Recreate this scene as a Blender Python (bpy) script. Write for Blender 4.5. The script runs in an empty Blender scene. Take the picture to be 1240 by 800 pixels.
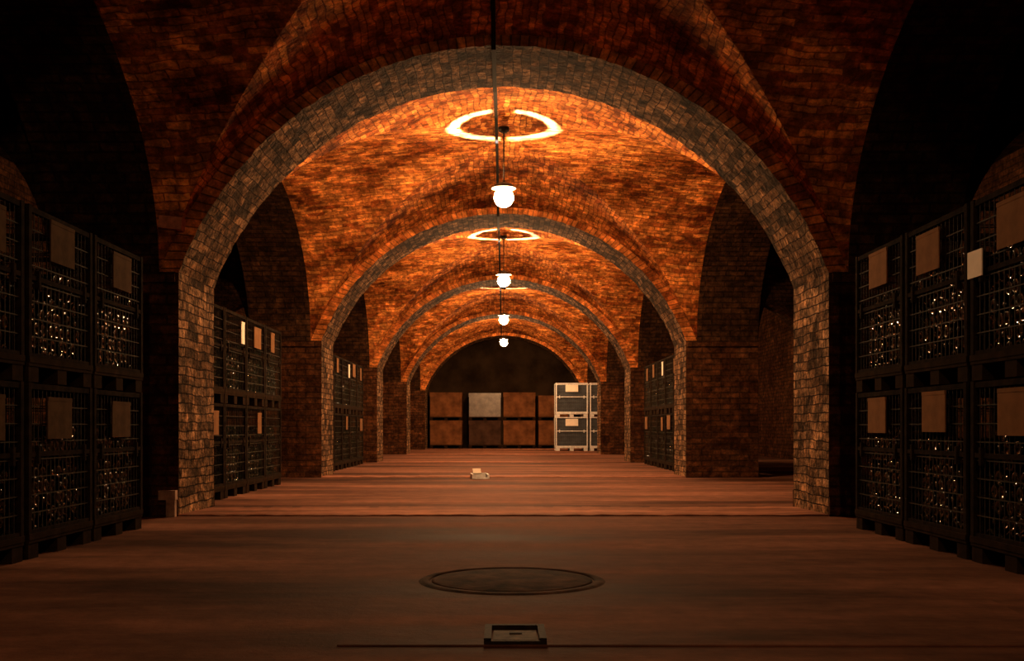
import bpy, math, random
from mathutils import Matrix, Vector, Euler

random.seed(11)
PI = math.pi
sc = bpy.context.scene
COL = sc.collection

# ------------------------------------------------------------------ dimensions (metres)
EYE = 0.655            # camera height
BAY = 6.0              # pier to pier
Y1 = 7.65              # front of the first arch in view
ARCH_D = 0.93          # depth of an arch / pier
XI = 2.415              # half span of the arches
XV = 2.56              # half span of the vault webs
ZS = 1.81              # springing height
RI = 1.685              # arch rise
RV = 1.765              # vault rise
DOME = 0.20
LH = (BAY - ARCH_D) / 2
PIER_W = 0.96
XO = 6.0               # outer walls
fronts = {k: Y1 + BAY * (k - 1) for k in range(-1, 6)}     # arch fronts


# ------------------------------------------------------------------ helpers
def tag(o, label=None, cat=None, group=None, kind=None):
    if label: o['label'] = label
    if cat: o['category'] = cat
    if group: o['group'] = group
    if kind: o['kind'] = kind
    return o


class MB:
    """collects faces with their own uv (metres)"""
    def __init__(s):
        s.v, s.f, s.uv, s.mi, s.sm = [], [], [], [], []

    def face(s, pts, uv=None, mi=0, smooth=False):
        b = len(s.v)
        s.v += [tuple(p) for p in pts]
        s.f.append(tuple(range(b, b + len(pts))))
        if uv is None:
            a, bb, c = Vector(pts[0]), Vector(pts[1]), Vector(pts[2])
            n = (bb - a).cross(c - a)
            ax = max(range(3), key=lambda i: abs(n[i]))
            if ax == 0: uv = [(p[1], p[2]) for p in pts]
            elif ax == 1: uv = [(p[0], p[2]) for p in pts]
            else: uv = [(p[0], p[1]) for p in pts]
        s.uv.append(list(uv)); s.mi.append(mi); s.sm.append(smooth)

    def grid(s, P, U=None, mi=0, smooth=True, flip=False):
        """P[i][j] points shared between faces, U same for uv"""
        n, m = len(P), len(P[0])
        b = len(s.v)
        for row in P: s.v += [tuple(p) for p in row]
        for i in range(n - 1):
            for j in range(m - 1):
                q = [(i, j), (i + 1, j), (i + 1, j + 1), (i, j + 1)]
                if flip: q.reverse()
                s.f.append(tuple(b + a * m + c for a, c in q))
                s.uv.append([U[a][c] if U else (0, 0) for a, c in q])
                s.mi.append(mi); s.sm.append(smooth)

    def box(s, x0, x1, y0, y1, z0, z1, mi=0, M=None):
        c = [(x, y, z) for x in (x0, x1) for y in (y0, y1) for z in (z0, z1)]
        if M is not None: c = [tuple(M @ Vector(p)) for p in c]
        for q in ((0, 1, 3, 2), (4, 6, 7, 5), (0, 4, 5, 1), (2, 3, 7, 6), (0, 2, 6, 4), (1, 5, 7, 3)):
            s.face([c[i] for i in q], mi=mi)

    def bar(s, a, b, w, h=None, mi=0):
        """square bar from a to b"""
        h = h or w
        a, b = Vector(a), Vector(b)
        d = (b - a); L = d.length
        M = Matrix.Translation(a) @ d.to_track_quat('Y', 'Z').to_matrix().to_4x4()
        s.box(-w / 2, w / 2, 0, L, -h / 2, h / 2, mi=mi, M=M)

    def lathe(s, prof, n=16, M=None, mi=0, smooth=True):
        """prof: (r, z) pairs"""
        P = []
        for r, z in prof:
            row = [Vector((r * math.cos(2 * PI * k / n), r * math.sin(2 * PI * k / n), z)) for k in range(n)]
            if M is not None: row = [M @ p for p in row]
            P.append(row)
        b = len(s.v)
        for row in P: s.v += [tuple(p) for p in row]
        for i in range(len(P) - 1):
            for k in range(n):
                k2 = (k + 1) % n
                s.f.append((b + i * n + k, b + i * n + k2, b + (i + 1) * n + k2, b + (i + 1) * n + k))
                s.uv.append([(0, 0)] * 4); s.mi.append(mi); s.sm.append(smooth)

    def build(s, name, mats, parent=None, kind=None):
        me = bpy.data.meshes.new(name)
        me.from_pydata(s.v, [], s.f)
        uvl = me.uv_layers.new(name='UVMap')
        flat = [c for f in s.uv for uv in f for c in uv]
        uvl.data.foreach_set('uv', flat)
        me.polygons.foreach_set('material_index', s.mi)
        me.polygons.foreach_set('use_smooth', s.sm)
        for m in (mats if isinstance(mats, (list, tuple)) else [mats]): me.materials.append(m)
        me.update()
        o = bpy.data.objects.new(name, me)
        COL.objects.link(o)
        if parent: o.parent = parent
        if kind: o['kind'] = kind
        return o


def empty(name, loc, rz=0):
    o = bpy.data.objects.new(name, None)
    COL.objects.link(o)
    o.location = loc; o.rotation_euler = (0, 0, rz)
    o.empty_display_size = .1
    return o


def copy_tree(o, parent=None):
    c = o.copy()
    COL.objects.link(c)
    if parent: c.parent = parent
    for ch in list(o.children): copy_tree(ch, c)
    return c


# ------------------------------------------------------------------ materials
def new_mat(name):
    m = bpy.data.materials.new(name)
    m.use_nodes = True
    nt = m.node_tree
    for n in list(nt.nodes): nt.nodes.remove(n)
    out = nt.nodes.new('ShaderNodeOutputMaterial')
    b = nt.nodes.new('ShaderNodeBsdfPrincipled')
    nt.links.new(b.outputs[0], out.inputs[0])
    return m, nt, b


def noise(nt, vec, scale, detail=4, rough=.55):
    n = nt.nodes.new('ShaderNodeTexNoise')
    n.inputs['Scale'].default_value = scale
    n.inputs['Detail'].default_value = detail
    n.inputs['Roughness'].default_value = rough
    nt.links.new(vec, n.inputs['Vector'])
    return n


def ramp(nt, fac, stops):
    r = nt.nodes.new('ShaderNodeValToRGB')
    e = r.color_ramp.elements
    while len(e) < len(stops): e.new(.5)
    for el, (p, c) in zip(e, stops):
        el.position = p
        el.color = (*c, 1) if len(c) == 3 else c
    nt.links.new(fac, r.inputs[0])
    return r


def mix(nt, kind, fac, a, b):
    m = nt.nodes.new('ShaderNodeMix')
    m.data_type = 'RGBA'; m.blend_type = kind
    if isinstance(fac, (int, float)): m.inputs[0].default_value = fac
    else: nt.links.new(fac, m.inputs[0])
    for i, x in ((6, a), (7, b)):
        if isinstance(x, tuple): m.inputs[i].default_value = (*x, 1)
        else: nt.links.new(x, m.inputs[i])
    return m.outputs[2]


def brick_mat(name, c1, c2, mortar, blotch, bw=.25, rh=.075, ms=.009, wob=.02, rough=1.0, bump=.6, blotch_scale=1.6, blotch_amt=.8, hi=(1.5, 1.35, 1.2), grime=.35, bdist=.018):
    m, nt, b = new_mat(name)
    N, Lk = nt.nodes, nt.links
    uv = N.new('ShaderNodeUVMap'); uv.uv_map = 'UVMap'
    geo = N.new('ShaderNodeNewGeometry')
    pos = geo.outputs['Position']
    # wobble the courses a little
    nz = noise(nt, pos, 3.0, 3)
    sub = N.new('ShaderNodeVectorMath'); sub.operation = 'SUBTRACT'
    Lk.new(nz.outputs['Color'], sub.inputs[0]); sub.inputs[1].default_value = (.5, .5, .5)
    scl = N.new('ShaderNodeVectorMath'); scl.operation = 'SCALE'
    Lk.new(sub.outputs[0], scl.inputs[0]); scl.inputs['Scale'].default_value = wob * 2
    add = N.new('ShaderNodeVectorMath'); add.operation = 'ADD'
    Lk.new(uv.outputs[0], add.inputs[0]); Lk.new(scl.outputs[0], add.inputs[1])
    br = N.new('ShaderNodeTexBrick')
    Lk.new(add.outputs[0], br.inputs['Vector'])
    br.inputs['Scale'].default_value = 1
    br.inputs['Brick Width'].default_value = bw
    br.inputs['Row Height'].default_value = rh
    br.inputs['Mortar Size'].default_value = ms
    br.inputs['Mortar Smooth'].default_value = .3
    br.inputs['Bias'].default_value = 0
    br.inputs['Color1'].default_value = (*c1, 1)
    br.inputs['Color2'].default_value = (*c2, 1)
    br.inputs['Mortar'].default_value = (*mortar, 1)
    col = br.outputs['Color']
    # soot and repairs in large blotches
    n1 = noise(nt, pos, blotch_scale, 5, .62)
    r1 = ramp(nt, n1.outputs['Fac'], [(.36, (0, 0, 0)), (.62, (1, 1, 1))])
    inv = N.new('ShaderNodeMath'); inv.operation = 'MULTIPLY_ADD'
    Lk.new(r1.outputs[0], inv.inputs[0]); inv.inputs[1].default_value = -blotch_amt; inv.inputs[2].default_value = blotch_amt
    dark = mix(nt, 'MULTIPLY', inv.outputs[0], col, blotch)
    # brighter burnt bricks
    n2 = noise(nt, pos, 7.5, 4, .7)
    r2 = ramp(nt, n2.outputs['Fac'], [(.45, (.55, .55, .55)), (.68, hi)])
    fin = mix(nt, 'MULTIPLY', 1.0, dark, r2.outputs[0])
    n4 = noise(nt, pos, 17, 3, .7)
    r4 = ramp(nt, n4.outputs['Fac'], [(.36, (1 - grime, 1 - grime, 1 - grime)), (.64, (1 + grime, 1 + grime, 1 + grime))])
    fin = mix(nt, 'MULTIPLY', 1.0, fin, r4.outputs[0])
    Lk.new(fin, b.inputs['Base Color'])
    b.inputs['Roughness'].default_value = rough
    b.inputs['Specular IOR Level'].default_value = .04
    # bump
    n3 = noise(nt, pos, 28, 4, .6)
    hgt = N.new('ShaderNodeMath'); hgt.operation = 'MULTIPLY_ADD'
    Lk.new(br.outputs['Fac'], hgt.inputs[0]); hgt.inputs[1].default_value = -.9
    Lk.new(n3.outputs['Fac'], hgt.inputs[2])
    h2 = N.new('ShaderNodeMath'); h2.operation = 'MULTIPLY_ADD'
    Lk.new(n2.outputs['Fac'], h2.inputs[0]); h2.inputs[1].default_value = 1.4
    Lk.new(hgt.outputs[0], h2.inputs[2])
    bp = N.new('ShaderNodeBump')
    bp.inputs['Strength'].default_value = bump
    bp.inputs['Distance'].default_value = bdist
    Lk.new(h2.outputs[0], bp.inputs['Height'])
    Lk.new(bp.outputs[0], b.inputs['Normal'])
    return m


def plain(name, col, rough=.6, metal=0, var=.35, scale=14, bump=.15, spec=.5):
    m, nt, b = new_mat(name)
    tc = nt.nodes.new('ShaderNodeTexCoord')
    n = noise(nt, tc.outputs['Object'], scale, 5, .6)
    lo = tuple(max(0, c * (1 - var)) for c in col); hi = tuple(min(1, c * (1 + var)) for c in col)
    r = ramp(nt, n.outputs['Fac'], [(.35, lo), (.65, hi)])
    nt.links.new(r.outputs[0], b.inputs['Base Color'])
    b.inputs['Roughness'].default_value = rough
    b.inputs['Metallic'].default_value = metal
    b.inputs['Specular IOR Level'].default_value = spec
    if bump:
        bp = nt.nodes.new('ShaderNodeBump'); bp.inputs['Strength'].default_value = bump
        bp.inputs['Distance'].default_value = .01
        nt.links.new(n.outputs['Fac'], bp.inputs['Height']); nt.links.new(bp.outputs[0], b.inputs['Normal'])
    return m


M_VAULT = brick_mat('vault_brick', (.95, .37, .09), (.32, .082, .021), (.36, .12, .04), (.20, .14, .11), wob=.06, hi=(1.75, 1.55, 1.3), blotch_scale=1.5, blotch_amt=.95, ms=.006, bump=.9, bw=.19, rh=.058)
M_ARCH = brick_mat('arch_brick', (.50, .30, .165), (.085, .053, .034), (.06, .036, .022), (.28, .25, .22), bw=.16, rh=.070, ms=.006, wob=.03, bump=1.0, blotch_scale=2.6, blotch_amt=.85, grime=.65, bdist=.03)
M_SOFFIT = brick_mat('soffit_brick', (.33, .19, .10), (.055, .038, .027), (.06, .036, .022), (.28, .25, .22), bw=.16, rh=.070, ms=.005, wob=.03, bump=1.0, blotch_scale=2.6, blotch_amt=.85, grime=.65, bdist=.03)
M_RING = brick_mat('voussoir_brick', (.85, .30, .075), (.38, .11, .03), (.22, .09, .035), (.4, .32, .28), bw=.066, rh=.25, ms=.006, wob=.012, bump=.9)
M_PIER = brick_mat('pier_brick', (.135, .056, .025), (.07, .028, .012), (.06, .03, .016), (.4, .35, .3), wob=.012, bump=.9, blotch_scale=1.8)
M_SIDE = brick_mat('side_vault_brick', (.075, .036, .017), (.042, .02, .010), (.03, .016, .009), (.4, .35, .3), wob=.012, bump=.8)  # darker brick: shade on the side vaults is put into the colour
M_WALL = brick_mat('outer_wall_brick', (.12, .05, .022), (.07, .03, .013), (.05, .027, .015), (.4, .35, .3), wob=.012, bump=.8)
M_PLASTER = plain('dark_plaster', (.026, .015, .008), 1, 0, .5, 1.2, .2, .03)  # very dark brown on all end chamber surfaces

M_STEEL = plain('rusty_steel', (.016, .010, .006), 1, .0, .5, 18, .15, .02)
M_WIRE = plain('dull_wire', (.030, .022, .014), .8, .0, .3, 30, 0, .05)
M_GALV = plain('galvanised_steel', (.66, .64, .62), .5, .25, .2, 20)
M_GALVWIRE = plain('galvanised_wire', (.10, .10, .10), .5, .4, .2, 20, 0)
M_DECK = plain('crate_timber', (.022, .012, .006), 1, 0, .4, 9, .15, .02)
M_CARD = plain('manila_card', (.21, .10, .042), 1, 0, .15, 12, 0, .1)
M_SHADED_CARD = plain('shaded_card', (.075, .042, .022), 1, 0, .25, 12, 0, .05)  # manila card darkened, the left side's shade put into its colour
M_WHITE_CARD = plain('white_card', (.85, .75, .62), .8, 0, .06, 12, 0)
M_PAD = plain('dark_liner_sheet', (.030, .036, .046), .6, 0, .4, 6, .1)
M_KRAFT = plain('kraft_carton', (.15, .058, .022), .9, 0, .45, 3, .1, .1)
M_KRAFT2 = plain('dark_carton', (.055, .028, .018), .9, 0, .45, 3, .1, .1)
M_FILM = plain('pale_film_wrap', (.13, .098, .082), .35, 0, .3, 5, .3)
M_IRON = plain('cast_iron', (.016, .011, .008), .8, .0, .5, 25, .4, .08)
M_COVER = plain('worn_cover', (.062, .030, .017), .95, .0, .85, 7, 1, .05)
M_PLATE = plain('pale_drain_plate', (.085, .062, .038), .8, .0, .5, 25, .3, .08)
M_CABLE = plain('black_cable', (.012, .009, .007), .95, 0, .2, 20, 0, .05)
M_CAP = plain('dark_enamel', (.006, .005, .004), .9, .0, .2, 20, 0)
M_STONE = plain('pale_stone', (.34, .20, .13), .85, 0, .4, 14, .5)
M_CORBEL = plain('red_brick_block', (.50, .17, .085), .85, 0, .3, 20, .5)


def glass_bottle_mat():
    m, nt, b = new_mat('dark_green_glass')
    oi = nt.nodes.new('ShaderNodeObjectInfo')
    r = ramp(nt, oi.outputs['Random'], [(0, (.004, .010, .006)), (1, (.010, .020, .014))])
    nt.links.new(r.outputs[0], b.inputs['Base Color'])
    b.inputs['Roughness'].default_value = .15
    b.inputs['Specular IOR Level'].default_value = .9
    b.inputs['Coat Weight'].default_value = 1
    b.inputs['Coat Roughness'].default_value = .10
    return m


M_GLASS = glass_bottle_mat()


def floor_mat(name, tint=1.0):
    m, nt, b = new_mat(name)
    N, Lk = nt.nodes, nt.links
    geo = N.new('ShaderNodeNewGeometry')
    pos = geo.outputs['Position']
    mp = N.new('ShaderNodeMapping'); Lk.new(pos, mp.inputs[0]); mp.inputs['Scale'].default_value = (.32, 1.5, 1)
    n1 = noise(nt, mp.outputs[0], .9, 6, .6)
    n2 = noise(nt, pos, 7, 6, .7)
    c1 = ramp(nt, n1.outputs['Fac'], [(.37, (.060 * tint, .026 * tint, .016 * tint)), (.5, (.150 * tint, .066 * tint, .041 * tint)), (.64, (.26 * tint, .118 * tint, .074 * tint))])
    r2 = ramp(nt, n2.outputs['Fac'], [(.30, (.6, .6, .6)), (.7, (1.2, 1.2, 1.2))])
    Lk.new(mix(nt, 'MULTIPLY', .8, c1.outputs[0], r2.outputs[0]), b.inputs['Base Color'])
    rr = ramp(nt, n1.outputs['Fac'], [(.3, (.72, .72, .72)), (.7, (.95, .95, .95))])
    Lk.new(rr.outputs[0], b.inputs['Roughness'])
    b.inputs['Specular IOR Level'].default_value = .025
    bp = N.new('ShaderNodeBump'); bp.inputs['Strength'].default_value = .5; bp.inputs['Distance'].default_value = .012
    Lk.new(n2.outputs['Fac'], bp.inputs['Height']); Lk.new(bp.outputs[0], b.inputs['Normal'])
    return m


M_FLOOR = floor_mat('worn_concrete', 1.0)
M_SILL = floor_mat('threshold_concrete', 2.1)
M_PATCH = floor_mat('patched_concrete', 1.2)


def emis(name, col, st):
    m, nt, b = new_mat(name)
    b.inputs['Base Color'].default_value = (.8, .7, .6, 1)
    b.inputs['Emission Color'].default_value = (*col, 1)
    b.inputs['Emission Strength'].default_value = st
    return m


LAMP_COL = (1.0, .56, .25)
M_GLOBE = emis('lit_opal_glass', LAMP_COL, 1250)


# ------------------------------------------------------------------ the setting
def e(t): return math.sqrt(max(0, 1 - t * t))


def ts(n):
    """0..1 samples, dense towards 1"""
    return [math.sin(PI / 2 * i / n) for i in range(n + 1)]


def make_vault():
    """one groin vault web over a bay, origin at bay centre on the floor"""
    mb = MB()
    n = 44
    TY = ts(n)                                   # across the bay: half ellipse
    Hf = [e(t) for t in TY]
    R = (XV * XV + RV * RV) / (2 * RV)           # across the nave: circular segment
    TX = [math.sqrt(max(0, R * R - (h * RV + R - RV) ** 2)) / XV for h in Hf]
    def arcs(ax, T):
        out, acc = [0], 0
        for i in range(1, len(T)):
            acc += math.hypot(ax * (T[i] - T[i - 1]), RV * (Hf[i] - Hf[i - 1])); out.append(acc)
        return out
    AX, AY = arcs(XV, TX), arcs(LH, TY)
    for sx in (1, -1):
        for sy in (1, -1):
            # main barrel sector: ty >= tx ; side sector: tx >= ty
            for main in (True, False):
                b = len(mb.v)
                idx = {}
                for i in range(n + 1):
                    for j in range(i, n + 1):
                        tx, ty = (TX[i], TY[j]) if main else (TX[j], TY[i])
                        z = ZS + RV * Hf[i] + DOME * (1 - TY[j] ** 2) * Hf[i] ** .5
                        idx[i, j] = len(mb.v)
                        mb.v.append((sx * tx * XV, sy * ty * LH, z))
                def uvof(i, j):
                    if main: return (sy * TY[j] * LH, sx * AX[i])
                    return (sx * TX[j] * XV, sy * AY[i] + 11.37)
                for i in range(n):
                    for j in range(i, n):
                        if j == i: q = [(i, j), (i, j + 1), (i + 1, j + 1)]
                        else: q = [(i, j), (i, j + 1), (i + 1, j + 1), (i + 1, j)]
                        if (sx * sy > 0) != main: q = q[::-1]
                        mb.f.append(tuple(idx[k] for k in q))
                        mb.uv.append([uvof(*k) for k in q]); mb.mi.append(0); mb.sm.append(True)
    return mb


def arch_pts(ax, rise, n, jit=0, rnd=None):
    out = []
    R = (ax * ax + rise * rise) / (2 * rise)
    am = math.asin(ax / R)
    for k in range(n + 1):
        a = -am + 2 * am * k / n
        j = (rnd.uniform(-jit, jit) if rnd and 0 < k < n else 0)
        out.append(((R + j) * math.sin(a), ZS + (R + j) * math.cos(a) - (R - rise)))
    return out


def make_arch(seed):
    rnd = random.Random(seed)
    mb = MB()
    n = 110
    A = arch_pts(XI, RI, n, .006, rnd)          # front edge of the intrados
    Bk = arch_pts(XI, RI, n, .006, rnd)         # back edge
    E = arch_pts(XI + .38, RI + .28, n)
    s = [0]
    for k in range(n): s.append(s[-1] + math.hypot(A[k + 1][0] - A[k][0], A[k + 1][1] - A[k][1]))
    ym = [0, .3, .6, ARCH_D]
    P = [[(A[k][0] + (Bk[k][0] - A[k][0]) * y / ARCH_D, y, A[k][1] + (Bk[k][1] - A[k][1]) * y / ARCH_D) for y in ym] for k in range(n + 1)]
    mb.grid(P, [[(y, s[k]) for y in ym] for k in range(n + 1)], 0, True)
    for y, pts in ((0, A), (ARCH_D, Bk)):
        P = [[(pts[k][0], y, pts[k][1]), (E[k][0], y, E[k][1])] for k in range(n + 1)]
        U = [[(s[k], .006), (s[k], .32)] for k in range(n + 1)]
        mb.grid(P, U, 1, False, flip=(y == 0))
    P = [[(E[k][0], 0, E[k][1]), (E[k][0], ARCH_D, E[k][1])] for k in range(n + 1)]
    mb.grid(P, None, 1, True)
    return mb


def make_pier(side):
    """brick pier: inner jamb in pale brick, other faces dark; low impost band on the faces"""
    mb = MB()
    x0, x1 = XI, XI + PIER_W
    y0, y1 = 0, ARCH_D
    def q(pts, mi, uv=None):
        mb.face([(side * p[0], p[1], p[2]) for p in pts], uv=uv, mi=mi)
    top = ZS
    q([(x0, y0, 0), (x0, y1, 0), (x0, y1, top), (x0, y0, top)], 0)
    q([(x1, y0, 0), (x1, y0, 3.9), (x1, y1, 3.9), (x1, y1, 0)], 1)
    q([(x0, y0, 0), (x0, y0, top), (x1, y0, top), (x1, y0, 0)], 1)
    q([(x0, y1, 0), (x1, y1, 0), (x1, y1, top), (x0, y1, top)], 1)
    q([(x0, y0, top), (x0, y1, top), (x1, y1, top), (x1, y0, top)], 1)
    # impost band on front and back faces
    for a, b in ((y0 - .03, y0 + .01), (y1 - .01, y1 + .03)):
        mb.box(min(side * (x0 + .02), side * x1), max(side * (x0 + .02), side * x1), a, b, ZS - .075, ZS, mi=1)
    # plinth
    for a, b in ((y0 - .025, y0 + .01), (y1 - .01, y1 + .025)):
        mb.box(min(side * (x0 + .0), side * x1), max(side * (x0 + .0), side * x1), a, b, 0, .14, mi=1)
    return mb


def make_side_vault(side):
    """deep arcade arch between nave and side aisle, with its spandrel on the aisle side"""
    mb = MB()
    n = 40
    prof, U = [], []
    acc, prev = 0, None
    for k in range(n + 1):
        a = PI * k / n
        p = (-LH * math.cos(a), ZS + RV * math.sin(a))
        if prev: acc += math.hypot(p[0] - prev[0], p[1] - prev[1])
        prev = p
        prof.append(p); U.append(acc)
    xs = [XV, 2.9, 3.15, XI + PIER_W]
    P = [[(side * x, p[0], p[1]) for x in xs] for p in prof]
    mb.grid(P, [[(x, u) for x in xs] for u in U], 0, True, flip=(side > 0))
    x = side * (XI + PIER_W)
    mb.grid([[(x, p[0], p[1]), (x, p[0], 3.92)] for p in prof], [[(p[0], p[1]), (p[0], 3.92)] for p in prof], 0, False)
    # flat brick ceiling over the aisle
    xa, xb = XI + PIER_W - .1, XO + .05
    y = LH + ARCH_D
    mb.face([(side * xa, -y, 3.9), (side * xb, -y, 3.9), (side * xb, y, 3.9), (side * xa, y, 3.9)])
    return mb


def make_aisle_arch(side):
    """cross wall of the side aisle with an arched opening"""
    mb = MB()
    n = 30
    xa, xb = XI + PIER_W, XO
    c, h = (xa + xb) / 2, (xb - xa) / 2
    pts = [(c - h * math.cos(PI * k / n), ZS + 1.36 * math.sin(PI * k / n)) for k in range(n + 1)]
    P = [[(side * p[0], y, p[1]) for y in (0, ARCH_D)] for p in pts]
    U = [[(y, k * .12) for y in (0, ARCH_D)] for k in range(n + 1)]
    mb.grid(P, U, 0, True, flip=(side < 0))
    for y in (0, ARCH_D):
        P = [[(side * p[0], y, p[1]), (side * p[0], y, 3.95)] for p in pts]
        mb.grid(P, [[(side * p[0], p[1]), (side * p[0], 3.95)] for p in pts], 0, False)
    return mb


# floor in strips so that the texture follows, one object
fl = MB()
fl.face([(-XO - .3, -3.9, 0), (XO + .3, -3.9, 0), (XO + .3, 34.9, 0), (-XO - .3, 34.9, 0)])
fl.build('floor', M_FLOOR, kind='structure')

vault_proto = None
side_proto = {}
for k in range(-1, 5):
    yc = fronts[k] + ARCH_D + LH
    if vault_proto is None:
        o = vault_proto = make_vault().build('ceiling', M_VAULT)
    else:
        o = vault_proto.copy(); COL.objects.link(o)
    o.location = (0, yc, 0); o['kind'] = 'structure'
    for s in (1, -1):
        if s not in side_proto:
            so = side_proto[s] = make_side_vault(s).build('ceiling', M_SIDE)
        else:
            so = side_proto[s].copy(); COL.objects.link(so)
        so.location = (0, yc, 0); so['kind'] = 'structure'

n_trim = 0
pier_proto, aisle_proto = {}, {}
for k in range(-1, 6):
    y = fronts[k]
    n_trim += 1
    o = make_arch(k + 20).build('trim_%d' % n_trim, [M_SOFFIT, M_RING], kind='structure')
    o.location = (0, y, 0)
    for s in (1, -1):
        if s not in pier_proto:
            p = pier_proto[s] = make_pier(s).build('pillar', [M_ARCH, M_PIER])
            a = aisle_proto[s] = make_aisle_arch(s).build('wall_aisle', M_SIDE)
        else:
            p = pier_proto[s].copy(); COL.objects.link(p)
            a = aisle_proto[s].copy(); COL.objects.link(a)
        p.location = (0, y, 0); a.location = (0, y, 0)
        p['kind'] = a['kind'] = 'structure'
    # worn threshold strip across the floor under the arch
    if 1 <= k:
        n_trim += 1
        t = MB()
        hh = .010
        x0, x1 = -XI + .0, XI - .0
        nx = 60
        rnd = random.Random(k)
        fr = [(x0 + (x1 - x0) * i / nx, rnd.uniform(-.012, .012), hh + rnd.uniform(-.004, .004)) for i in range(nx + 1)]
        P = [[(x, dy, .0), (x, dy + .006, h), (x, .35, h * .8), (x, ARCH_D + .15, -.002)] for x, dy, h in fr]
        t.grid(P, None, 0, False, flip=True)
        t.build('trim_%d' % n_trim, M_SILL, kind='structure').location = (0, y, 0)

w = MB()
for s in (1, -1):
    w = MB()
    w.box(min(s * XO, s * (XO + .3)), max(s * XO, s * (XO + .3)), -3.8, 34.6, -.05, 4.2)
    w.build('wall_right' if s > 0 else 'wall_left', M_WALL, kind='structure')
w = MB(); w.box(-XO - .3, XO + .3, -3.75, -3.42, -.05, 4.2); w.build('wall_front', M_WALL, kind='structure')
# end chamber: back wall, side walls and plain barrel
YE = fronts[5] + ARCH_D
YB = 34.45
w = MB(); w.box(-XO - .3, XO + .3, YB, YB + .3, -.05, 4.2); w.build('wall_back', M_PLASTER, kind='structure')
for s in (1, -1):
    w = MB(); w.box(min(s * 2.75, s * 3.4), max(s * 2.75, s * 3.4), YE - .0, YB, 0, 2.2)
    w.build('wall_chamber_right' if s > 0 else 'wall_chamber_left', M_PLASTER, kind='structure')
w = MB()
pr = arch_pts(2.75, 1.85, 48)
w.grid([[(p[0], y, p[1]) for y in (YE, YB)] for p in pr], [[(y, i * .12) for y in (YE, YB)] for i, p in enumerate(pr)], 0, True)
w.build('ceiling', M_PLASTER, kind='structure')

# ------------------------------------------------------------------ small building details
# corbel brick at the impost of the first left pier
mb = MB()
mb.box(-.085, .085, -.09, .03, -.045, .045, M=Matrix.Rotation(.10, 4, 'Y'))
o = mb.build('corbel_brick', M_CORBEL)
o.location = (-2.45, fronts[1], 2.165)
tag(o, 'single red brick jutting from the front corner of the near pier at the arch springing', 'brick')
# pale guard stones at the foot of that pier
mb = MB()
mb.box(-.02, .045, -.05, .0, 0, .125); mb.box(-.075, .05, -.055, .0, .125, .195)
o = mb.build('guard_stone', M_STONE)
o.location = (-2.465, fronts[1] - .026, 0)
tag(o, 'pair of pale chipped guard stones stacked at the foot of the near brick pier', 'stone')

# conduit along the crown of the vaults, dropping under each arch
cd = MB()
pts = [(-1.2, ZS + RV + DOME - .03)]
path = []
for k in range(0, 5):
    y = fronts[k]
    path += [(y - .02, 3.47), (y + ARCH_D + .02, 3.47)]
    nn = 10
    for i in range(nn + 1):
        ty = -1 + 2 * i / nn
        yy = y + ARCH_D + LH + ty * (LH - .06)
        path.append((yy, ZS + RV + DOME * (1 - ty * ty) - .022))
path += [(fronts[5] - .02, 3.47), (fronts[5] + ARCH_D, 3.47)]
for (ya, za), (yb, zb) in zip(path, path[1:]):
    cd.bar((-.075, ya, za), (-.075, yb, zb), .032, .028)
o = cd.build('cable_conduit', M_CABLE)
tag(o, 'black cable trunking running along the crown of the brick vaults and under each arch', 'conduit')


# ------------------------------------------------------------------ pendant lamps
def make_lamp():
    root = empty('pendant_lamp', (0, 0, 0))
    top = ZS + RV + DOME
    zg = 3.045 - top                 # globe centre relative to ceiling
    # ceiling rose
    mb = MB(); mb.lathe([(.0, -.01), (.055, -.012), (.055, -.05), (.03, -.065), (0, -.065)], 20); mb.build('ceiling_rose', M_CAP, root)
    zc = zg + .150                   # cap
    mb = MB()
    mb.lathe([(.0, zc + .03), (.006, zc + .03), (.006, -.06), (0, -.06)], 8)
    mb.build('cable', M_CABLE, root)
    # cap: disc, slot crossed by four struts, flange
    mb = MB()
    mb.lathe([(0, zc - .002), (.0335, zc - .001), (.0335, zc + .002), (.012, zc + .012), (.008, zc + .025), (0, zc + .025)], 40)
    mb.lathe([(.0445, zc - .001), (.085, zc - .022), (.125, zc - .060), (.127, zc - .058), (.087, zc - .019), (.0445, zc + .001), (.0445, zc - .001)], 48)
    for a, wd in ((0, .0035), (90, .007), (180, .0035), (270, .017)):
        c, s_ = math.cos(math.radians(a)), math.sin(math.radians(a))
        mb.bar((c * .031, s_ * .031, zc), (c * .048, s_ * .048, zc), wd, .0015)
    mb.build('shade_cap', M_CAP, root)
    for a in (0, 90, 180, 270):
        c, s_ = math.cos(math.radians(a)), math.sin(math.radians(a))
        mb = MB(); mb.bar((c * .046, s_ * .046, zc), (c * .046, s_ * .046, zg + .085), .003); mb.build('stay_wire', M_CAP, root)
    mb = MB()
    R = .100  # globe made larger to take in the glow around the bulb
    mb.lathe([(R * math.sin(PI * i / 14), zg - R * math.cos(PI * i / 14)) for i in range(15)], 24)
    mb.build('glass_globe', M_GLOBE, root)
    return root, top, zc


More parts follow.
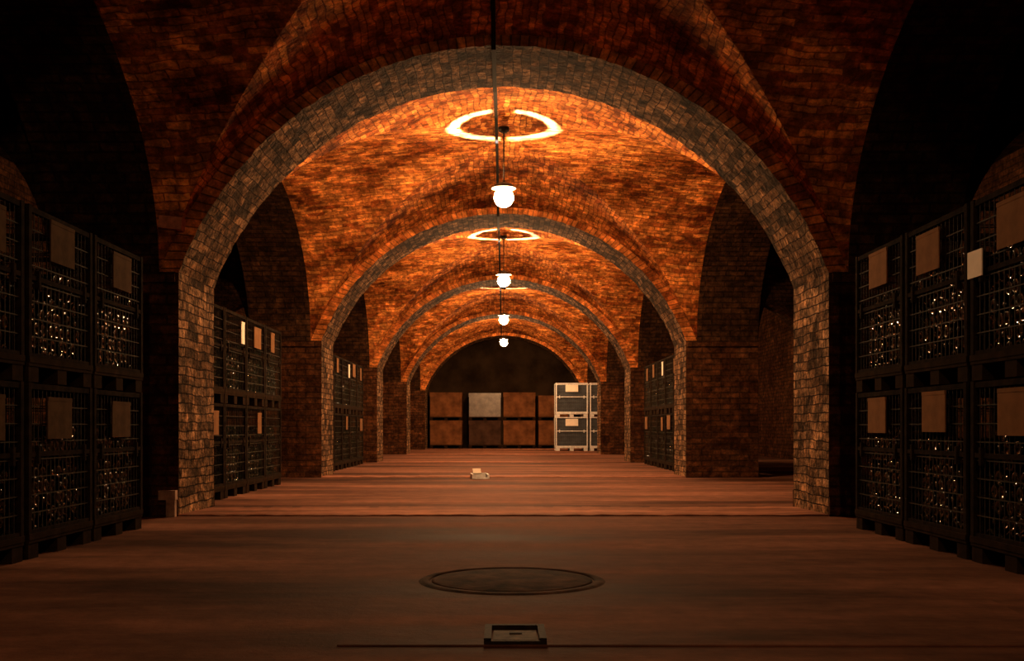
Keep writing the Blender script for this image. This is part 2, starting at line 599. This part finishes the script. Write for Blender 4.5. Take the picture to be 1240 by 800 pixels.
lamp, LTOP, LZC = make_lamp()
lamp_labels = ['lit round pendant lamp with the largest glow, hanging just behind the nearest arch',
               'lit round pendant lamp second from the camera along the crown of the vault',
               'lit round pendant lamp third from the camera, above the second-to-last arch',
               'lit round pendant lamp farthest away, glowing in front of the dark end wall']
LAMP_Y = [10.55, 16.5, 22.5, 28.5]
for i, y in enumerate(LAMP_Y):
    L = lamp if i == 0 else copy_tree(lamp)
    L.location = (-.0, y, LTOP - .03)
    tag(L, lamp_labels[i], 'lamp', 'pendant lamps along the vault crown')
    sp = bpy.data.lights.new('ring_spot', 'SPOT')  # added spot without a lamp body, throws the ring onto the vault
    sp.energy = 2300; sp.color = (.9, .88, .95); sp.shadow_soft_size = .002
    sp.spot_size = math.radians(100); sp.spot_blend = .1
    so = bpy.data.objects.new('ring_spot', sp); COL.objects.link(so)
    so.location = (0, y, LTOP - .03 + LZC - .044); so.rotation_euler = (PI, 0, 0)

# weak fill light added behind the camera, unseen
pl = bpy.data.lights.new('rear_fill', 'POINT'); pl.energy = 185; pl.color = (1, .60, .30); pl.shadow_soft_size = .06
po = bpy.data.objects.new('rear_fill', pl); COL.objects.link(po); po.location = (.35, -2.4, 3.0)

# ------------------------------------------------------------------ mesh crates
CW, CD, CH = .79, .92, .885


def wire_panel(mb, a, b, z0, z1, nx, nz, t=.0045):
    """wire grid between plan points a and b"""
    a, b = Vector(a), Vector(b)
    for i in range(1, nx):
        p = a.lerp(b, i / nx)
        mb.bar((p.x, p.y, z0), (p.x, p.y, z1), t * .8)
    for i in range(1, nz):
        z = z0 + (z1 - z0) * i / nz
        mb.bar((a.x, a.y, z), (b.x, b.y, z), t * 1.3)


def make_crate(W, D, H, steel, wire, deck, card, name='mesh_crate', pad=False, cardpos=(.295, .205), crossbar=False):
    root = empty(name, (0, 0, 0))
    hw, hd = W / 2, D / 2
    # base: feet, skids and deck
    for sx in (-1, 0, 1):
        for sy in (-1, 0, 1):
            mb = MB()
            cx, cy = sx * (hw - .06), sy * (hd - .06)
            mb.box(cx - .055, cx + .055, cy - .055, cy + .055, .0, .078)
            mb.build('foot_block', deck, root)
    mb = MB()
    mb.box(-hw, hw, -hd, hd, .078, .10)
    mb.box(-hw, hw, -hd - .004, -hd + .03, .095, .125); mb.box(-hw, hw, hd - .03, hd + .004, .095, .125)
    mb.build('deck', deck, root)
    # frame
    mb = MB()
    p = .032
    for sx in (-1, 1):
        for sy in (-1, 1):
            x, y = sx * (hw - p / 2), sy * (hd - p / 2)
            mb.box(x - p / 2, x + p / 2, y - p / 2, y + p / 2, .10, H - .001)
    for z in (H - .02, .13):
        for sy in (-1, 1):
            y = sy * (hd - p / 2)
            mb.box(-hw + p, hw - p, y - .012, y + .012, z - .014, z + .014)
        for sx in (-1, 1):
            x = sx * (hw - p / 2)
            mb.box(x - .012, x + .012, -hd + p, hd - p, z - .014, z + .014)
    mb.build('frame', steel, root)
    # half-height drop gate rail at the front
    mb = MB()
    zm = .13 + (H - .13) * .52
    mb.box(-hw + p, hw - p, -hd + .002, -hd + .022, zm - .012, zm + .012)
    gate = mb.build('drop_gate', steel, root)
    for sx in (-1, 1):
        mb = MB(); mb.box(sx * (hw - .11) - .012, sx * (hw - .11) + .012, -hd - .006, -hd + .016, zm - .05, zm + .04)
        mb.build('latch', steel, gate)
    for a, b, nm in (((-hw + p, -hd + .012), (hw - p, -hd + .012), 0), ((hw - .012, -hd + p), (hw - .012, hd - p), 1), ((-hw + .012, -hd + p), (-hw + .012, hd - p), 1)):
        mb = MB(); wire_panel(mb, a, b, .14, H - .03, 15, 8); mb.build('wire_panel', wire, root)
    if pad:
        mb = MB(); mb.box(-hw + .05, hw - .05, -hd + .035, -hd + .05, .13, H - .06); mb.build('liner_sheet', M_PAD, root)
    if card:
        cw, ch = cardpos
        mb = MB(); zc = H - .165
        mb.box(-cw / 2, cw / 2, -hd - .012, -hd - .006, zc - ch / 2, zc + ch / 2)
        mb.box(-cw / 2, cw / 2, -hd - .014, -hd - .004, zc + ch / 2 - .008, zc + ch / 2 + .012)
        mb.build('label_card', card, root)
    return root


crate = make_crate(CW, CD, CH, M_STEEL, M_WIRE, M_DECK, M_CARD)
rack = make_crate(.92, .86, .975, M_GALV, M_GALVWIRE, M_GALV, M_WHITE_CARD, 'mesh_rack', pad=True, cardpos=(.36, .19))
used = {'crate': False, 'rack': False}


# ---- bottles
def bottle_geo(n):
    mb = MB()
    M = Matrix.Rotation(-PI / 2, 4, 'X')       # axis +Y, base at y = 0
    mb.lathe([(0, .014), (.020, .010), (.029, .0), (.0345, .0025), (.0375, .009), (.038, .018), (.038, .185), (.034, .205), (.016, .235), (.0145, .29), (.0165, .292), (.0165, .300), (0, .300)], n, M)
    return mb


near_b, far_b = bottle_geo(16), bottle_geo(8)
bottle_proto = near_b.build('wine_bottle', M_GLASS)
bottle_used = False
mass = MB()


def add_mass(geo, M):
    b = len(mass.v)
    mass.v += [tuple(M @ Vector(p)) for p in geo.v]
    mass.f += [tuple(b + i for i in f) for f in geo.f]
    mass.uv += geo.uv; mass.mi += geo.mi; mass.sm += geo.sm


def fill(loc, rz, W, D, H, seed, individual=None, geo=far_b, layers=1, rows=None):
    """hex-stacked bottles lying in a crate, base towards the front"""
    global bottle_used
    rnd = random.Random(seed)
    R = Matrix.Translation(loc) @ Matrix.Rotation(rz, 4, 'Z')
    rows = rows or rnd.choice((7, 8, 8))
    s = .0805
    n0 = int((W - .075) / s)
    for lay in range(layers):
        for r in range(rows):
            cnt = n0 - (r % 2)
            for c in range(cnt):
                if r == rows - 1 and rnd.random() < .35: continue
                x = (c - (cnt - 1) / 2) * s
                z = .101 + .038 + r * .0702
                y = -D / 2 + .036 + lay * .32 + rnd.uniform(0, .022)
                flipb = rnd.random() < .22
                Ml = Matrix.Translation((x, y + (.30 if flipb else 0), z))
                if flipb: Ml = Ml @ Matrix.Rotation(PI, 4, 'Z')
                Ml = Ml @ Matrix.Rotation(rnd.uniform(0, 6.28), 4, 'Y')
                if individual and lay == 0:
                    o = bottle_proto if not bottle_used else bottle_proto.copy()
                    if bottle_used: COL.objects.link(o)
                    bottle_used = True
                    o.matrix_world = R @ Ml
                    tag(o, individual[0], 'bottle', individual[1])
                else:
                    add_mass(geo, R @ Ml)


card_rnd = random.Random(5)
white_mesh, dark_mesh = [], []


def vary_card(o, mode):
    card = [c for c in o.children if c.name.startswith('label_card')][0]
    card.location = (card_rnd.uniform(-.06, .06), 0, card_rnd.uniform(-.03, .02))
    if mode == 'none':
        bpy.data.objects.remove(card)
    elif mode == 'white':
        if not white_mesh:
            m = card.data.copy(); m.materials[0] = M_WHITE_CARD; white_mesh.append(m)
        card.data = white_mesh[0]
        card.scale = (.42, 1, 1); card.location.x = .22
        card['label'] = 'small white card'
    elif mode == 'dark':
        if not dark_mesh:
            m = card.data.copy(); m.materials[0] = M_SHADED_CARD; dark_mesh.append(m)
        card.data = dark_mesh[0]
        card['label'] = 'shaded brown card'
    elif mode == 'small':
        card.scale = (.55, 1, 1); card.location.x += card_rnd.choice((-.15, 0, .12))


def place(kind, loc, rz, label, group, cards=None):
    proto = crate if kind == 'crate' else rack
    o = copy_tree(proto) if used[kind] else proto
    used[kind] = True
    o.location = loc; o.rotation_euler = (0, 0, rz)
    tag(o, label, 'crate', group)
    if kind == 'crate' and cards is not None: vary_card(o, cards)
    return o


CZ = CH + .002
# near bay: three stacks each side
ordn = ['next to the near brick pier', 'in the middle stack of three', 'nearest the camera']
for s, X0, side in ((1, 2.30, 'right'), (-1, 2.36, 'left')):
    rz = -PI / 2 if s > 0 else PI / 2
    for c in range(3):
        yc = 6.34 - c * .83
        for lv in range(2):
            loc = (s * (X0 + CD / 2), yc + random.uniform(-.01, .01), lv * CZ)
            lvn = ('lower', 'upper')[lv]
            o = place('crate', loc, rz, '%s dark mesh wine crate %s by the %s wall' % (lvn, ordn[c], side), 'wine crates stacked in the near bay', 'full' if s > 0 else 'dark')
            if s > 0 and c == 2 and lv == 1:
                mb = MB(); mb.box(.20, .35, -CD / 2 - .012, -CD / 2 - .006, .50, .63)
                t = mb.build('small_card', M_WHITE_CARD, o)
                t.location = (-.60, 0, 0)
            ind = None
            if s > 0 and c >= 1:
                ind = ('dark green wine bottle lying in the %s right-hand crate %s' % (lvn, ordn[c]), 'bottles in the %s right-hand crate %s' % (lvn, ordn[c]))
            fill(loc, rz, CW, CD, CH, c * 7 + lv + (50 if s > 0 else 0), ind, bottle_geo(12), 2 if c == 2 else 1)

stk = ['first', 'second', 'third', 'fourth', 'fifth']
def row(s, X0, y0, count, where, grp, seed, modes):
    rz = -PI / 2 if s > 0 else PI / 2
    for c in range(count):
        for lv in range(2):
            loc = (s * (X0 + CD / 2), y0 + .40 + c * .81, lv * CZ)
            o = place('crate', loc, rz, '%s mesh wine crate of the %s stack %s' % (('lower', 'upper')[lv], stk[c], where), grp, modes[(c * 2 + lv) % len(modes)])
            fill(loc, rz, CW, CD, CH, seed + c * 3 + lv)

row(-1, 2.58, 8.72, 4, 'behind the near pier on the left', 'wine crates beyond the near left pier', 100, ['full', 'small', 'none', 'white', 'small', 'full', 'none', 'small'])
row(-1, 2.56, 14.75, 5, 'behind the second arch on the left', 'wine crates beyond the second left pier', 200, ['small', 'full', 'none', 'small', 'small', 'white', 'none', 'full', 'full', 'small'])
row(1, 2.56, 14.75, 5, 'behind the second arch on the right', 'wine crates beyond the second right pier', 300, ['none', 'small', 'full', 'none', 'small', 'white', 'none', 'small', 'full', 'small'])

# pale steel racks at the far end, facing the camera
RZ = .977
for lv in range(2):
    lvn = ('lower', 'upper')[lv]
    for X, nm in ((1.95, 'beside the cartons at the far end, pale steel with a white card'), (2.93, 'against the far right pier, half hidden by the arch')):
        loc = (X, 29.93, lv * RZ)
        place('rack', loc, 0, '%s mesh rack %s' % (lvn, nm), 'mesh racks at the far end')

mo = mass.build('wine_bottles', M_GLASS)
tag(mo, 'dark wine bottles lying stacked inside the farther mesh crates', 'bottles', 'bottles in the farther crates', 'stuff')

# ------------------------------------------------------------------ cartons on pallets at the far end
def make_carton(W, D, H, mat):
    root = empty('pallet_carton', (0, 0, 0))
    hw, hd = W / 2, D / 2
    mb = MB()
    for x in (-hw + .06, 0, hw - .06):
        mb = MB(); mb.box(x - .05, x + .05, -hd, hd, 0, .085)
        mb.build('skid', M_DECK, root)
    mb = MB(); mb.box(-hw, hw, -hd, hd, .085, .115); mb.build('deck', M_DECK, root)
    mb = MB(); mb.box(-hw + .02, hw - .02, -hd + .015, hd - .015, .115, H - .05)
    mb.build('carton', mat, root)
    mb = MB(); mb.box(-hw + .008, hw - .008, -hd + .003, hd - .003, H - .12, H); mb.build('lid', mat, root)
    return root


cols = [(-1.865, M_KRAFT, M_KRAFT, 0, 'first'), (-.61, M_KRAFT2, M_FILM, -.02, 'second'), (.505, M_KRAFT, M_KRAFT, 0, 'third'), (1.64, M_KRAFT, M_KRAFT, -.10, 'fourth')]
for X, m0, m1, dh, nm in cols:
    for lv, m in ((0, m0), (1, m1)):
        h = .90 + (dh if lv else 0)
        o = make_carton(1.06, .95, h, m)
        o.location = (X, 33.70, lv * .902)
        d = {M_KRAFT: 'brown', M_KRAFT2: 'dark brown', M_FILM: 'pale film-wrapped'}[m]
        tag(o, '%s %s carton, %s pallet stack from the left before the end wall' % (('lower', 'upper')[lv], d, nm), 'carton', 'pallet cartons at the end wall')

# ------------------------------------------------------------------ things in the floor
# repaired concrete panel
mb = MB()
x0, x1, y0, y1, h = -.50, 1.75, 3.09, 3.95, .005
mb.face([(x0, y0, h), (x1, y0, h), (x1 + .1, y1, h), (x0 - .05, y1, h)])
mb.face([(x0, y0, 0), (x1, y0, 0), (x1, y0, h), (x0, y0, h)]); mb.face([(x0 - .05, y1, h), (x1 + .1, y1, h), (x1 + .1, y1, 0), (x0 - .05, y1, 0)])
mb.face([(x0, y0, 0), (x0, y0, h), (x0 - .05, y1, h), (x0 - .05, y1, 0)]); mb.face([(x1, y0, 0), (x1 + .1, y1, 0), (x1 + .1, y1, h), (x1, y0, h)])
mb.build('trim_30', M_PATCH, kind='structure')

root = empty('manhole_cover', (.035, 4.43, 0))
tag(root, 'round worn manhole cover set in the floor of the near bay', 'cover')
mb = MB(); mb.lathe([(0, .006), (.33, .006), (.345, .003), (.345, .0)], 48); mb.build('lid', M_COVER, root)
mb = MB(); mb.lathe([(.352, .0), (.354, .006), (.385, .006), (.40, .0)], 56); mb.build('rim', M_COVER, root)

def drain(loc, rz, W, D, label):
    r = empty('drain_hatch', loc, rz)
    tag(r, label, 'drain')
    mb = MB(); t = .022; h = .016
    mb.box(-W / 2, W / 2, D / 2 - t, D / 2, 0, h); mb.box(-W / 2, W / 2, -D / 2, -D / 2 + t * .6, 0, h * .6)
    for s in (-1, 1): mb.box(s * (W / 2 - t / 2) - t / 2, s * (W / 2 - t / 2) + t / 2, -D / 2 + t * .6, D / 2 - t, 0, h)
    mb.build('frame', M_IRON, r)
    mb = MB(); mb.box(-W / 2 + t + .006, W / 2 - t - .006, -D / 2 + t, D / 2 - t - .05, 0.0, .009); mb.build('plate', M_PLATE, r)
    mb = MB(); mb.box(-.018, .022, -.01, .012, .009, .012); mb.build('lifting_slot', M_IRON, r)
    return r

drain((.035, 3.215, .005), 0, .19, .24, 'small square drain hatch with dark iron frame in the concrete nearest the camera')

# tilted pale drain lid in the middle of the tunnel
root = empty('drain_gully', (-.31, 13.35, 0), .15)
tag(root, 'pale open drain gully with tilted lid on the floor below the second arch', 'drain')
mb = MB()
mb.box(-.11, .11, .10, .125, 0, .07)
for sx in (-1, 1): mb.box(sx * .10 - .012, sx * .10 + .012, -.10, .10, 0, .06)
mb.box(-.088, .01, -.125, -.10, 0, .055); mb.box(.01, .088, -.125, -.10, 0, .018)
mb.build('frame', M_GALV, root)
mb = MB(); mb.box(-.085, .02, -.05, .05, -.005, .005, M=Matrix.Translation((-.0, .055, .095)) @ Matrix.Rotation(.6, 4, 'X')); mb.build('lid', M_WHITE_CARD, root)
mb = MB(); mb.box(-.087, .087, -.098, .098, 0, .006); mb.build('sump', M_IRON, root)

# ------------------------------------------------------------------ world, camera, view
wd = bpy.data.worlds.new('World'); sc.world = wd
wd.use_nodes = True
wd.node_tree.nodes['Background'].inputs[0].default_value = (.02, .015, .01, 1)
wd.node_tree.nodes['Background'].inputs[1].default_value = .1

cam = bpy.data.cameras.new('camera'); co = bpy.data.objects.new('camera', cam); COL.objects.link(co)
co.location = (0, 0, EYE); co.rotation_euler = (PI / 2, 0, 0)
cam.sensor_width = 36; cam.sensor_fit = 'HORIZONTAL'
cam.lens = 1247 / 1240 * 36
cam.shift_x = 10 / 1240
cam.shift_y = 118 / 1240
cam.clip_start = .05
sc.camera = co

sc.view_settings.view_transform = 'Standard'
sc.view_settings.look = 'None'
sc.view_settings.gamma = 1
sc.view_settings.use_curve_mapping = False
sc.view_settings.exposure = 0.0
try:
    sc.cycles.max_bounces = 6
    sc.cycles.sample_clamp_indirect = 6
    sc.cycles.use_denoising = True
except Exception:
    pass
